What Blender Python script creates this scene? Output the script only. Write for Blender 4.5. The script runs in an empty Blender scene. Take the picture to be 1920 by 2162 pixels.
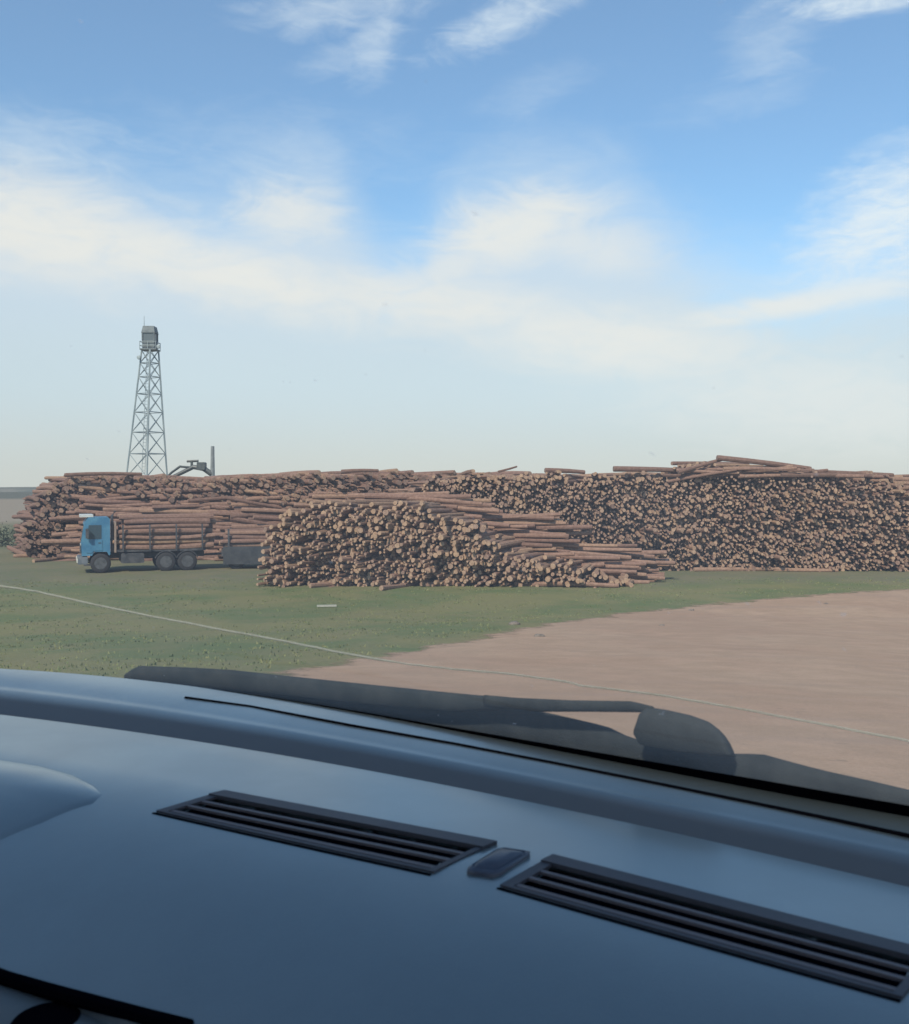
import bpy, math, random
import numpy as np
from mathutils import Vector, Matrix, Euler

random.seed(7); rng = np.random.default_rng(7)
S = bpy.context.scene
COL = S.collection
R = math.radians

# ---------------------------------------------------------------- camera
W, H, F = 1920.0, 2162.0, 2100.0
HC = 4.5                        # eye height above the flat ground by the log pile
PITCH = math.atan((H/2 - 1034)/F)
EYE = Vector((0, 0, HC))
cd = bpy.data.cameras.new('camera'); cam = bpy.data.objects.new('camera', cd); COL.objects.link(cam)
cam.location = EYE; cam.rotation_euler = (math.pi/2 - PITCH, 0, 0)
cd.sensor_fit = 'HORIZONTAL'; cd.sensor_width = 36; cd.lens = 36*F/W
cd.clip_start = 0.02; cd.clip_end = 9000
cd.dof.use_dof = True; cd.dof.focus_distance = 45; cd.dof.aperture_fstop = 18
S.camera = cam
CM = Euler((math.pi/2 - PITCH, 0, 0)).to_matrix()
def ray(px, py):
    return CM @ Vector(((px - W/2)/F, -(py - H/2)/F, -1.0))
def at_y(px, py, Y):            # point on the sight line at forward distance Y
    d = ray(px, py); return EYE + d*(Y/d.y)
def at_z(px, py, z):            # point on the sight line at absolute height z
    d = ray(px, py); return EYE + d*((z - EYE.z)/d.z)

# ---------------------------------------------------------------- sky and sun
SUN_EL, SUN_AZ = 42.0, 205.0    # azimuth clockwise from +Y (behind the car, a little to the left)
world = bpy.data.worlds.new('World'); S.world = world; world.use_nodes = True
nt = world.node_tree; nt.nodes.clear()
class NB:
    def __init__(s, t): s.t = t
    def n(s, typ, **k):
        x = s.t.nodes.new(typ)
        for a, b in k.items(): setattr(x, a, b)
        return x
    def put(s, sock, v):
        if isinstance(v, bpy.types.NodeSocket): s.t.links.new(v, sock)
        elif v is not None: sock.default_value = v
    def m(s, op, a, b=None, c=None, clamp=False):
        x = s.n('ShaderNodeMath', operation=op, use_clamp=clamp)
        s.put(x.inputs[0], a)
        if b is not None: s.put(x.inputs[1], b)
        if c is not None: s.put(x.inputs[2], c)
        return x.outputs[0]
    def mr(s, v, a, b, lo=0.0, hi=1.0, smooth=True):
        x = s.n('ShaderNodeMapRange', interpolation_type='SMOOTHSTEP' if smooth else 'LINEAR', clamp=True)
        for i, q in enumerate((v, a, b, lo, hi)): s.put(x.inputs[i], q)
        return x.outputs[0]
    def mix(s, f, a, b, blend='MIX'):
        x = s.n('ShaderNodeMix', data_type='RGBA', blend_type=blend)
        s.put(x.inputs[0], f)
        for i, q in ((6, a), (7, b)):
            if isinstance(q, tuple) and len(q) == 3: q = (*q, 1)
            s.put(x.inputs[i], q)
        return x.outputs[2]
    def noise(s, vec, scale, detail=4, rough=.55, dist=0.0, out=0, dim='3D'):
        x = s.n('ShaderNodeTexNoise', noise_dimensions=dim)
        if vec is not None: s.put(x.inputs['Vector'], vec)
        x.inputs['Scale'].default_value = scale; x.inputs['Detail'].default_value = detail
        x.inputs['Roughness'].default_value = rough; x.inputs['Distortion'].default_value = dist
        return x.outputs[out]
    def curve(s, v, pts):
        x = s.n('ShaderNodeFloatCurve'); c = x.mapping.curves[0]
        x.mapping.use_clip = False
        while len(c.points) > 2: c.points.remove(c.points[-1])
        c.points[0].location = pts[0]; c.points[1].location = pts[-1]
        for p in pts[1:-1]: c.points.new(*p)
        x.mapping.update(); s.put(x.inputs['Value'], v); return x.outputs[0]

B = NB(nt)
sky = B.n('ShaderNodeTexSky', sky_type='NISHITA'); sky.sun_disc = False
sky.sun_elevation = R(SUN_EL); sky.sun_rotation = R(SUN_AZ)
sky.altitude = 200; sky.air_density = 1.0; sky.dust_density = .6; sky.ozone_density = 2.0
tc = B.n('ShaderNodeTexCoord'); sep = B.n('ShaderNodeSeparateXYZ'); nt.links.new(tc.outputs['Generated'], sep.inputs[0])
dx, dy, dz = sep.outputs
az = B.m('ARCTAN2', dx, dy)                                   # 0 straight ahead
hyp = B.m('SQRT', B.m('ADD', B.m('MULTIPLY', dx, dx), B.m('MULTIPLY', dy, dy)))
el = B.m('ARCTAN2', dz, hyp)
cmb = B.n('ShaderNodeCombineXYZ'); B.put(cmb.inputs[0], az); B.put(cmb.inputs[1], B.m('MULTIPLY', el, 2.7)); cmb.inputs[2].default_value = 3.1
n_big = B.m('SUBTRACT', B.noise(cmb.outputs[0], 5.0, 5, .5, .5), .5)
n_mid = B.m('SUBTRACT', B.noise(cmb.outputs[0], 13.0, 6, .55, 1.2), .5)
n_fine = B.m('SUBTRACT', B.noise(cmb.outputs[0], 38.0, 5, .6, .6), .5)
def ae(px, py):
    d = ray(px, py).normalized(); return math.atan2(d.x, d.y), math.atan2(d.z, math.hypot(d.x, d.y))
# lower edge of the open blue, as azimuth -> elevation
bnd = [(-700, 330), (-200, 365), (0, 372), (140, 395), (290, 450), (430, 470), (560, 420), (670, 400), (760, 500), (850, 590), (930, 500), (1000, 440), (1120, 400), (1290, 430), (1400, 520), (1540, 610), (1720, 625), (1900, 600), (2400, 520)]
pts = []
for px, py in bnd:
    a, e = ae(px, py); pts.append(((a + 1.2)/2.4, e))
bcurve = B.curve(B.m('DIVIDE', B.m('ADD', az, 1.2), 2.4), pts)
below = B.m('SUBTRACT', bcurve, el)                           # > 0 under the edge
below = B.m('ADD', below, B.m('ADD', B.m('MULTIPLY', n_mid, .055), B.m('MULTIPLY', n_fine, .018)))
veil = B.mr(below, -.085, .06)
def blob(px, py, rx, ry, ang, gain, nz=.9):
    a, e = ae(px, py); ca, sa = math.cos(ang), math.sin(ang)
    x = B.m('SUBTRACT', az, a); y = B.m('SUBTRACT', el, e)
    u = B.m('ADD', B.m('MULTIPLY', x, ca), B.m('MULTIPLY', y, sa)); v = B.m('SUBTRACT', B.m('MULTIPLY', y, ca), B.m('MULTIPLY', x, sa))
    u = B.m('DIVIDE', u, rx/F); v = B.m('DIVIDE', v, ry/F)
    r = B.m('SQRT', B.m('ADD', B.m('MULTIPLY', u, u), B.m('MULTIPLY', v, v)))
    r = B.m('ADD', r, B.m('MULTIPLY', n_mid, -nz*1.6)); r = B.m('ADD', r, B.m('MULTIPLY', n_fine, -nz*.35))
    return B.m('MULTIPLY', B.mr(r, 1.15, .1), gain)
blobs = [(700, 20, 230, 50, .1, .45), (790, 90, 60, 110, -.5, .45), (740, 120, 150, 35, .25, .3), (1080, 35, 210, 48, .32, .6), (1160, 10, 130, 30, .3, .4),
         (1850, 0, 220, 26, -.05, .8), (1630, 90, 110, 90, .4, .28), (1560, 210, 190, 40, .1, .14), (1130, 190, 150, 45, .3, .16),
         (1880, 460, 230, 140, .55, 1.0, .6), (1780, 530, 150, 70, .3, .6), (560, 300, 400, 90, 0, .14), (100, 290, 250, 60, .1, .2)]
wisps = None
for b in blobs:
    o = blob(*b); wisps = o if wisps is None else B.m('MAXIMUM', wisps, o)
# white bodies inside the veil
whites = None
for b in [(60, 480, 470, 130, -.14, 1.0, .35), (480, 580, 520, 95, -.2, .95, .35), (900, 640, 500, 80, -.12, .85, .35), (1280, 720, 450, 100, -.12, .85, .35),
          (1080, 480, 220, 95, .25, .85, .6), (960, 560, 160, 50, .5, .6, .6), (1250, 520, 160, 60, -.2, .5, .6), (1640, 650, 420, 34, .13, .85, .3), (1750, 850, 500, 130, -.1, .55, .5), (610, 450, 150, 75, .1, .7, .7)]:
    o = blob(*b); whites = o if whites is None else B.m('MAXIMUM', whites, o)
K = 7.4                                                     # sky colours are set for Background strength 0.1
def kc(c): return tuple(((x/255+.055)/1.055)**2.4*K for x in c)
base = B.mix(1.0, sky.outputs[0], (.90, 1.13, 1.20), 'MULTIPLY')
veil_c = B.mix(B.mr(el, .09, .24), B.mix(B.mr(el, .0, .11), kc((206, 207, 203)), kc((205, 218, 225))), kc((203, 217, 232)))
base = B.mix(.06, base, kc((190, 208, 228)))
c1 = B.mix(B.m('MULTIPLY', veil, .95), base, veil_c)
puff = B.mr(B.m('ADD', n_mid, B.m('MULTIPLY', n_fine, .5)), -.35, .1, .7, 1.0)
c2 = B.mix(B.m('MULTIPLY', B.m('MULTIPLY', whites, puff), 1.0), c1, kc((233, 231, 227)))
c3 = B.mix(B.m('MULTIPLY', wisps, B.mr(n_fine, -.25, .2, .6, 1.0)), c2, kc((224, 233, 241)))
bg = B.n('ShaderNodeBackground'); nt.links.new(c3, bg.inputs[0]); bg.inputs[1].default_value = .1
out = B.n('ShaderNodeOutputWorld'); nt.links.new(bg.outputs[0], out.inputs[0])

sd = bpy.data.lights.new('sun', 'SUN'); sd.energy = 3.2; sd.angle = R(3); sd.color = (1, .87, .73)
so = bpy.data.objects.new('sun', sd); COL.objects.link(so)
sdir = Vector((math.sin(R(SUN_AZ))*math.cos(R(SUN_EL)), math.cos(R(SUN_AZ))*math.cos(R(SUN_EL)), math.sin(R(SUN_EL))))
so.rotation_euler = (-sdir).to_track_quat('-Z', 'Y').to_euler(); so.location = sdir*50
S.view_settings.view_transform = 'Standard'; S.view_settings.look = 'None'
S.view_settings.exposure = 0.67; S.view_settings.gamma = 1.0
S.cycles.transparent_max_bounces = 24
S.cycles.max_bounces = 8

# ---------------------------------------------------------------- helpers
def mat(name, color=(.5, .5, .5), rough=.6, metal=0.0, spec=.5, fn=None):
    m = bpy.data.materials.new(name); m.use_nodes = True
    b = NB(m.node_tree); p = m.node_tree.nodes['Principled BSDF']
    p.inputs['Base Color'].default_value = (*color, 1); p.inputs['Roughness'].default_value = rough
    p.inputs['Metallic'].default_value = metal; p.inputs['Specular IOR Level'].default_value = spec
    if fn: fn(b, p)
    return m
def worn(c1, c2, scale=4, bump=0.0, bscale=60, rough=.6):
    def f(b, p):
        g = b.n('ShaderNodeNewGeometry').outputs['Position']
        b.put(p.inputs['Base Color'], b.mix(b.mr(b.noise(g, scale, 6, .6), .35, .65), c1, c2))
        if bump:
            bp = b.n('ShaderNodeBump'); bp.inputs['Strength'].default_value = bump; bp.inputs['Distance'].default_value = .01
            b.put(bp.inputs['Height'], b.noise(g, bscale, 4)); b.put(p.inputs['Normal'], bp.outputs[0])
    return f
def mesh_obj(name, V, Fc, m, parent=None, smooth=False, mats=None, midx=None, attr=None):
    V = np.asarray([tuple(v) for v in V] if not isinstance(V, np.ndarray) else V, dtype=float)
    if parent is not None: V = V - np.array(world_loc(parent))
    me = bpy.data.meshes.new(name); me.from_pydata(V.tolist(), [], [list(map(int, f)) for f in Fc]); me.update()
    for q in (mats or [m]): me.materials.append(q)
    if midx is not None: me.polygons.foreach_set('material_index', midx)
    if smooth: me.polygons.foreach_set('use_smooth', [True]*len(me.polygons))
    if attr is not None:
        a = me.attributes.new('tint', 'FLOAT', 'POINT'); a.data.foreach_set('value', attr)
    o = bpy.data.objects.new(name, me); COL.objects.link(o)
    if parent is not None: o.parent = parent
    return o
def world_loc(o):
    v = Vector(o.location)
    while o.parent is not None: o = o.parent; v = v + o.location
    return v
def tag(o, label=None, cat=None, group=None, kind=None):
    for k, v in (('label', label), ('category', cat), ('group', group), ('kind', kind)):
        if v: o[k] = v
    return o
def empty(name, loc):
    o = bpy.data.objects.new(name, None); COL.objects.link(o); o.location = loc; o.empty_display_size = .3; return o
class MB:
    def __init__(s): s.V = []; s.F = []
    def add(s, V, Fc):
        k = len(s.V); s.V += [Vector(v) for v in V]; s.F += [[i + k for i in f] for f in Fc]
    def frame_box(s, o, ax, ay, az_, bev=0.0):       # box from centre and three half-axis vectors, chamfered in ax/ay section
        o, ax, ay, az_ = map(Vector, (o, ax, ay, az_))
        if bev > 0:
            lx, ly = ax.length, ay.length; bx = min(.45, bev/lx)*1.0; by = min(.45, bev/ly)
            sec = [(-1, -1+by), (-1+bx, -1), (1-bx, -1), (1, -1+by), (1, 1-by), (1-bx, 1), (-1+bx, 1), (-1, 1-by)]
        else: sec = [(-1, -1), (1, -1), (1, 1), (-1, 1)]
        n = len(sec)
        V = [o + ax*a + ay*b - az_ for a, b in sec] + [o + ax*a + ay*b + az_ for a, b in sec]
        Fc = [[i, (i+1) % n, n+(i+1) % n, n+i] for i in range(n)] + [list(range(n))[::-1], list(range(n, 2*n))]
        s.add(V, Fc)
    def box(s, x0, x1, y0, y1, z0, z1, M=None, bev=0.0):
        M = M or Matrix()
        c = M @ Vector(((x0+x1)/2, (y0+y1)/2, (z0+z1)/2)); A = M.to_3x3()
        s.frame_box(c, A @ Vector(((x1-x0)/2, 0, 0)), A @ Vector((0, 0, (z1-z0)/2)), A @ Vector((0, (y1-y0)/2, 0)), bev)
    def tube(s, P, r, n=8, cap=True):
        P = [Vector(p) for p in P]; rr = r if isinstance(r, (list, tuple)) else [r]*len(P)
        k0 = len(s.V); up = Vector((0, 0, 1))
        for i, p in enumerate(P):
            d = (P[min(i+1, len(P)-1)] - P[max(i-1, 0)]).normalized()
            a = d.cross(up) if abs(d.z) < .95 else d.cross(Vector((1, 0, 0))); a.normalize(); b = d.cross(a)
            for k in range(n):
                t = 2*math.pi*k/n; s.V.append(p + (a*math.cos(t) + b*math.sin(t))*rr[i])
        for i in range(len(P)-1):
            for k in range(n):
                q = (k+1) % n; s.F.append([k0+i*n+k, k0+i*n+q, k0+(i+1)*n+q, k0+(i+1)*n+k])
        if cap:
            s.F.append([k0+k for k in range(n)][::-1]); s.F.append([k0+(len(P)-1)*n+k for k in range(n)])
    def lathe_y(s, c, prof, M, n=28):                # profile (y, r) spun about the local Y axis
        k0 = len(s.V)
        for (y, r) in prof:
            for k in range(n):
                t = 2*math.pi*k/n; s.V.append(M @ (Vector(c) + Vector((r*math.cos(t), y, r*math.sin(t)))))
        for i in range(len(prof)-1):
            for k in range(n):
                q = (k+1) % n; s.F.append([k0+i*n+k, k0+i*n+q, k0+(i+1)*n+q, k0+(i+1)*n+k])
        s.F.append([k0+k for k in range(n)][::-1]); s.F.append([k0+(len(prof)-1)*n+k for k in range(n)])
    def build(s, name, m, parent=None, smooth=False): return mesh_obj(name, s.V, s.F, m, parent, smooth)
def vnoise(x, y, seed=0):                            # smooth value noise for geometry
    g = np.random.default_rng(1000+seed).random((64, 64))
    xi, yi = np.floor(x).astype(int), np.floor(y).astype(int); fx, fy = x-xi, y-yi
    fx = fx*fx*(3-2*fx); fy = fy*fy*(3-2*fy)
    a = g[xi % 64, yi % 64]; b = g[(xi+1) % 64, yi % 64]; c = g[xi % 64, (yi+1) % 64]; d = g[(xi+1) % 64, (yi+1) % 64]
    return (a*(1-fx)+b*fx)*(1-fy) + (c*(1-fx)+d*fx)*fy

# ---------------------------------------------------------------- terrain
GCAR = HC - 1.62
def hgt(x, y):
    x = np.asarray(x, float); y = np.asarray(y, float); r = np.hypot(x, y)
    t = np.clip((r-4.5)/(38-4.5), 0, 1); base = GCAR*(1-t)**1.35
    k = np.clip((r-6)/10, 0, 1)
    return base + k*(.16*(vnoise(x/7+30, y/7+30, 1)-.5)*(1+0*r) + .05*(vnoise(x/1.7+9, y/1.7+9, 2)-.5))*np.clip(1.6-r/60, 0, 1)
def ground_hit(px, py):
    d = ray(px, py); d = d/d.y; Y = 3.0
    while Y < 3000:
        p = EYE + d*Y
        if p.z <= float(hgt(p.x, p.y)): return Vector((p.x, p.y, float(hgt(p.x, p.y))))
        Y *= 1.002
    return EYE + d*Y
def ground_mat(fn, name): return mat(name, rough=.95, spec=.15, fn=fn)
def grass_fn(b, p):
    g = b.n('ShaderNodeNewGeometry').outputs['Position']
    n1 = b.mr(b.noise(g, .2, 6, .6, .4), .4, .6); n2 = b.mr(b.noise(g, .7, 6, .65), .35, .65); n3 = b.noise(g, 14, 5, .7)
    c = b.mix(n1, (.122, .158, .064), (.200, .190, .085)); c = b.mix(b.m('MULTIPLY', n2, .55), c, (.190, .175, .090))
    c = b.mix(b.mr(n3, .35, .7), b.mix(1.0, c, (.72, .74, .7), 'MULTIPLY'), c)
    sp = b.n('ShaderNodeSeparateXYZ'); b.put(sp.inputs[0], g)          # trampled bare earth round the stacks, dry steppe beyond them
    yd = b.m('ADD', sp.outputs[1], b.m('MULTIPLY', b.m('SUBTRACT', b.noise(g, .25, 5), .5), 14))
    bare = b.m('MULTIPLY', b.mr(yd, 44.5, 50), b.mr(b.noise(g, 2.2, 5, .7), .25, .6))
    c = b.mix(b.m('MULTIPLY', bare, .55), c, (.155, .135, .105))
    c = b.mix(b.mr(yd, 120, 150), c, (.25, .215, .165)); c = b.mix(b.mr(yd, 420, 560), c, (.12, .125, .105))
    b.put(p.inputs['Base Color'], c)
    bp = b.n('ShaderNodeBump'); bp.inputs['Strength'].default_value = .45; bp.inputs['Distance'].default_value = .05
    b.put(bp.inputs['Height'], b.noise(g, 9, 6, .75)); b.put(p.inputs['Normal'], bp.outputs[0])
M_GRASS = ground_mat(grass_fn, 'grass_ground')
# one sheet: polar grid, fine near, out to the horizon
ang = np.radians(np.linspace(0, 360, 241)[:-1]); rad = np.concatenate([np.linspace(.6, 6, 10), np.geomspace(6.4, 70, 120), np.geomspace(74, 6000, 50)])
V = [(0, 0, float(hgt(0, 0)))]
for r_ in rad:
    x = r_*np.sin(ang); y = r_*np.cos(ang); z = hgt(x, y); V += list(zip(x, y, z))
na = len(ang); Fc = [[0, 1+(k+1) % na, 1+k] for k in range(na)]
for i in range(len(rad)-1):
    for k in range(na):
        q = (k+1) % na; Fc.append([1+i*na+k, 1+i*na+q, 1+(i+1)*na+q, 1+(i+1)*na+k])
tag(mesh_obj('grass_field', np.array(V), Fc, M_GRASS, smooth=True), kind='structure')

# sand: a sheet laid over the field, its ragged edge running from the dash up to the right
edge_px = [(-900, 1720), (-300, 1560), (200, 1470), (430, 1432), (560, 1415), (680, 1398), (800, 1378), (1000, 1340), (1150, 1312), (1300, 1290), (1450, 1274), (1600, 1262), (1760, 1248), (1900, 1240), (2300, 1222), (3200, 1205)]
E = [ground_hit(*p) for p in edge_px]
def sand_fn(b, p):
    g = b.n('ShaderNodeNewGeometry').outputs['Position']
    n1 = b.mr(b.noise(g, .22, 5, .55, .6), .3, .7); n2 = b.mr(b.noise(g, 1.6, 6, .6), .3, .7); n3 = b.noise(g, 26, 5, .7)
    c = b.mix(n1, (.358, .240, .166), (.405, .288, .202)); c = b.mix(b.m('MULTIPLY', n2, .45), c, (.270, .192, .128))
    c = b.mix(b.mr(n3, .3, .7), b.mix(1.0, c, (.86, .85, .84), 'MULTIPLY'), c)
    mp = b.n('ShaderNodeMapping'); b.put(mp.inputs[0], g); mp.inputs['Rotation'].default_value = (0, 0, R(-28)); mp.inputs['Scale'].default_value = (.09, 1.1, 1)
    ru = b.mr(b.noise(mp.outputs[0], 1.2, 4, .55, .5), .52, .68); c = b.mix(b.m('MULTIPLY', ru, .4), c, (.29, .21, .16))
    c = b.mix(b.m('MULTIPLY', b.mr(b.noise(g, 3.1, 3, .8), .66, .72), .5), c, (.20, .15, .115))
    a = b.n('ShaderNodeAttribute', attribute_name='tint').outputs['Fac']
    f = b.m('ADD', a, b.m('MULTIPLY', b.m('SUBTRACT', b.noise(g, .9, 8, .75), .5), 1.1))
    f = b.mr(f, .12, .38)
    b.put(p.inputs['Base Color'], c)
    bp = b.n('ShaderNodeBump'); bp.inputs['Strength'].default_value = .5; bp.inputs['Distance'].default_value = .04
    b.put(bp.inputs['Height'], b.m('ADD', b.noise(g, 5, 6, .7), b.m('MULTIPLY', b.noise(g, 40, 3, .7), .3))); b.put(p.inputs['Normal'], bp.outputs[0])
    t = b.n('ShaderNodeBsdfTransparent'); ms = b.n('ShaderNodeMixShader'); b.put(ms.inputs[0], f)
    b.t.links.new(t.outputs[0], ms.inputs[1]); b.t.links.new(p.outputs[0], ms.inputs[2])
    b.t.links.new(ms.outputs[0], b.t.nodes['Material Output'].inputs[0])
M_SAND = ground_mat(sand_fn, 'sand')
def interp_edge(n):
    P = np.array([(e.x, e.y) for e in E]); t = np.linspace(0, len(P)-1, n)
    return np.stack([np.interp(t, np.arange(len(P)), P[:, 0]), np.interp(t, np.arange(len(P)), P[:, 1])], 1)
EP = interp_edge(420); tgt = np.stack([np.linspace(-8, 70, 420), np.linspace(-22, -22, 420)], 1)
V = []; A_ = []; rows = np.concatenate([[0, .004, .008, .013, .02, .03, .04], np.linspace(.055, 1, 75)])
for i, w in enumerate(rows):
    P = EP*(1-w) + tgt*w
    if i == 0:
        pass
    z = hgt(P[:, 0], P[:, 1]) + .012; V += list(zip(P[:, 0], P[:, 1], z))
    A_ += list(np.clip(np.full(420, w)*np.linalg.norm(tgt-EP, axis=1)/3.2, 0, 1))
Fc = []
for i in range(len(rows)-1):
    for k in range(419): a = i*420+k; Fc.append([a, a+420, a+421, a+1])
tag(mesh_obj('sand', np.array(V), Fc, M_SAND, smooth=True, attr=A_), kind='structure')

# low hills closing the horizon on the left
hv = []; hf = []; hx = np.linspace(-2600, 2600, 160)
for j, (yy, k) in enumerate(((1900, 0.0), (1960, .75), (2100, 1.0), (2600, .9), (2900, 0))):
    for x in hx:
        top = 7.5 + 5*vnoise(np.array(x/260+40), np.array(3.3), 5) + 1.6*vnoise(np.array(x/40+90), np.array(3.3), 6)
        hv.append((x, yy, -1 + float(top)*k))
for j in range(4):
    for i in range(159): a = j*160+i; hf.append([a, a+1, a+161, a+160])
tag(mesh_obj('hills', np.array(hv), hf, mat('hills', rough=1, spec=.1, fn=worn((.13, .15, .14), (.2, .2, .18), .01)), smooth=True), kind='structure')

# ---------------------------------------------------------------- short grass (nobody could count it)
def in_sand(px, py): return py > np.interp(px, [p[0] for p in edge_px], [p[1] for p in edge_px])
def grass_blades():
    n = 6000
    u = rng.random(n); y = 13 + (50-13)*u**.8; x = (rng.random(n)*2-1)*y*.52
    z = hgt(x, y); px = W/2 + F*x/y; py = 1034 + F*(HC - z)/y
    dist_edge = np.interp(px, [p[0] for p in edge_px], [p[1] for p in edge_px]) - py
    dens = vnoise(x/2.3+50, y/2.3+50, 8)
    keep = (dist_edge > -6*rng.random(n)) & (dens > .35*rng.random(n)+.12)
    x, y, z = x[keep], y[keep], z[keep]; n = len(x)
    V = []; Fc = []; T = []
    for i in range(n):
        t0 = random.random()
        for j in range(3):
            a = random.random()*6.283; h = random.uniform(.02, .06)*(1.4 if t0 > .93 else 1); w = random.uniform(.012, .022)*(1+y[i]/40)
            bx, by = x[i]+random.uniform(-.08, .08), y[i]+random.uniform(-.08, .08)
            lx, ly = random.uniform(-.5, .5)*h, random.uniform(-.5, .5)*h; k = len(V)
            V += [(bx-math.cos(a)*w, by-math.sin(a)*w, z[i]-.01), (bx+math.cos(a)*w, by+math.sin(a)*w, z[i]-.01), (bx+lx, by+ly, z[i]+h)]
            Fc.append([k, k+1, k+2]); T += [t0]*3
    def gf(b, p):
        t = b.n('ShaderNodeAttribute', attribute_name='tint').outputs['Fac']
        b.put(p.inputs['Base Color'], b.mix(t, (.125, .158, .066), (.180, .180, .080)))
    tag(mesh_obj('grass', np.array(V), Fc, mat('grass_blade', rough=.8, spec=.2, fn=gf), attr=T), 'short green grass growing on the field between the sand and the log stacks', 'grass', kind='stuff')
grass_blades()

# ---------------------------------------------------------------- logs
def bark_fn(b, p):
    t = b.n('ShaderNodeAttribute', attribute_name='tint').outputs['Fac']
    o = b.n('ShaderNodeTexCoord').outputs['Object']
    mp = b.n('ShaderNodeMapping'); b.put(mp.inputs[0], o)
    nn = b.noise(mp.outputs[0], 7, 5, .65)
    cr = b.n('ShaderNodeValToRGB'); b.put(cr.inputs[0], t)
    cr.color_ramp.elements[0].color = (.15, .095, .072, 1); cr.color_ramp.elements[1].color = (.34, .225, .15, 1)
    e = cr.color_ramp.elements.new(.35); e.color = (.215, .132, .103, 1); e = cr.color_ramp.elements.new(.7); e.color = (.275, .174, .128, 1)
    b.put(p.inputs['Base Color'], b.mix(b.mr(nn, .3, .7), b.mix(1.0, cr.outputs[0], (.68, .64, .62), 'MULTIPLY'), cr.outputs[0]))
def end_fn(b, p):
    t = b.n('ShaderNodeAttribute', attribute_name='tint').outputs['Fac']
    cr = b.n('ShaderNodeValToRGB'); b.put(cr.inputs[0], t)
    cr.color_ramp.elements[0].color = (.20, .140, .112, 1); cr.color_ramp.elements[1].color = (.38, .265, .18, 1)
    e = cr.color_ramp.elements.new(.4); e.color = (.275, .190, .150, 1); e = cr.color_ramp.elements.new(.78); e.color = (.36, .255, .18, 1)
    nn = b.noise(b.n('ShaderNodeTexCoord').outputs['Object'], 11, 4, .6)
    b.put(p.inputs['Base Color'], b.mix(b.mr(nn, .35, .65), b.mix(1.0, cr.outputs[0], (.74, .7, .68), 'MULTIPLY'), cr.outputs[0]))
M_BARK = mat('bark', rough=.85, spec=.2, fn=bark_fn); M_END = mat('cut_end', rough=.9, spec=.15, fn=end_fn)
NS = 9
def log_template(seed):                     # unit log: length 1 along Y, radius 1; scaled in x,z by r and in y by length
    g = np.random.default_rng(seed); V = []; rings = [0, .02, .3, .6, .98, 1.0]
    bend = g.normal(0, 1, 2)*.55; ph = g.random(NS)*.16+.92
    for i, t in enumerate(rings):
        taper = 1.06 - .22*t; c = math.sin(math.pi*t)
        rr = taper*(.93 if i in (0, 5) else 1)
        for k in range(NS):
            a = 2*math.pi*k/NS; V.append((rr*ph[k]*math.cos(a)+bend[0]*c, t-.5, rr*ph[k]*math.sin(a)+bend[1]*c*.5))
    Fc = []; mi = []
    for i in range(5):
        for k in range(NS):
            q = (k+1) % NS; Fc.append([i*NS+k, (i+1)*NS+k, (i+1)*NS+q, i*NS+q]); mi.append(0)
    Fc.append(list(range(NS))); mi.append(1); Fc.append([5*NS+k for k in range(NS)][::-1]); mi.append(1)
    return np.array(V), Fc, mi
TPL = [log_template(50+i) for i in range(12)]
LOGM = []                                   # shared meshes: shape x tint x size, so a copy only needs loc/rot
def log_mesh(ti, tint_q, r_q, L_q):
    key = (ti, tint_q, r_q, L_q)
    if key in log_mesh.c: return log_mesh.c[key]
    V, Fc, mi = TPL[ti]; V = V*np.array([r_q, L_q, r_q])
    me = bpy.data.meshes.new('log'); me.from_pydata(V.tolist(), [], Fc); me.materials.append(M_BARK); me.materials.append(M_END)
    me.polygons.foreach_set('material_index', mi)
    a = me.attributes.new('tint', 'FLOAT', 'POINT'); a.data.foreach_set('value', [tint_q]*len(V))
    log_mesh.c[key] = me; return me
log_mesh.c = {}
LOGS = []   # dicts: p (centre), d (axis unit), r, L, tint, stack
def rot_for(d, roll): 
    q = Vector(d).to_track_quat('Y', 'Z'); return q @ Euler((0, roll, 0)).to_quaternion()
def put_log(p, d, r, L, tint, stack, name=None):
    LOGS.append(dict(p=Vector(p), d=Vector(d).normalized(), r=r, L=L, tint=min(1, max(0, tint)), stack=stack, roll=random.random()*6.28, ti=random.randrange(12)))
    return LOGS[-1]
def single(lg, label, group=None):
    me = log_mesh(lg['ti'], round(lg['tint'], 1), round(lg['r'], 2), round(lg['L'], 1))
    o = bpy.data.objects.new('log', me); COL.objects.link(o); o.location = lg['p']; o.rotation_mode = 'QUATERNION'
    o.rotation_quaternion = rot_for(lg['d'], lg['roll']); tag(o, label, 'log', group); return o

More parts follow.
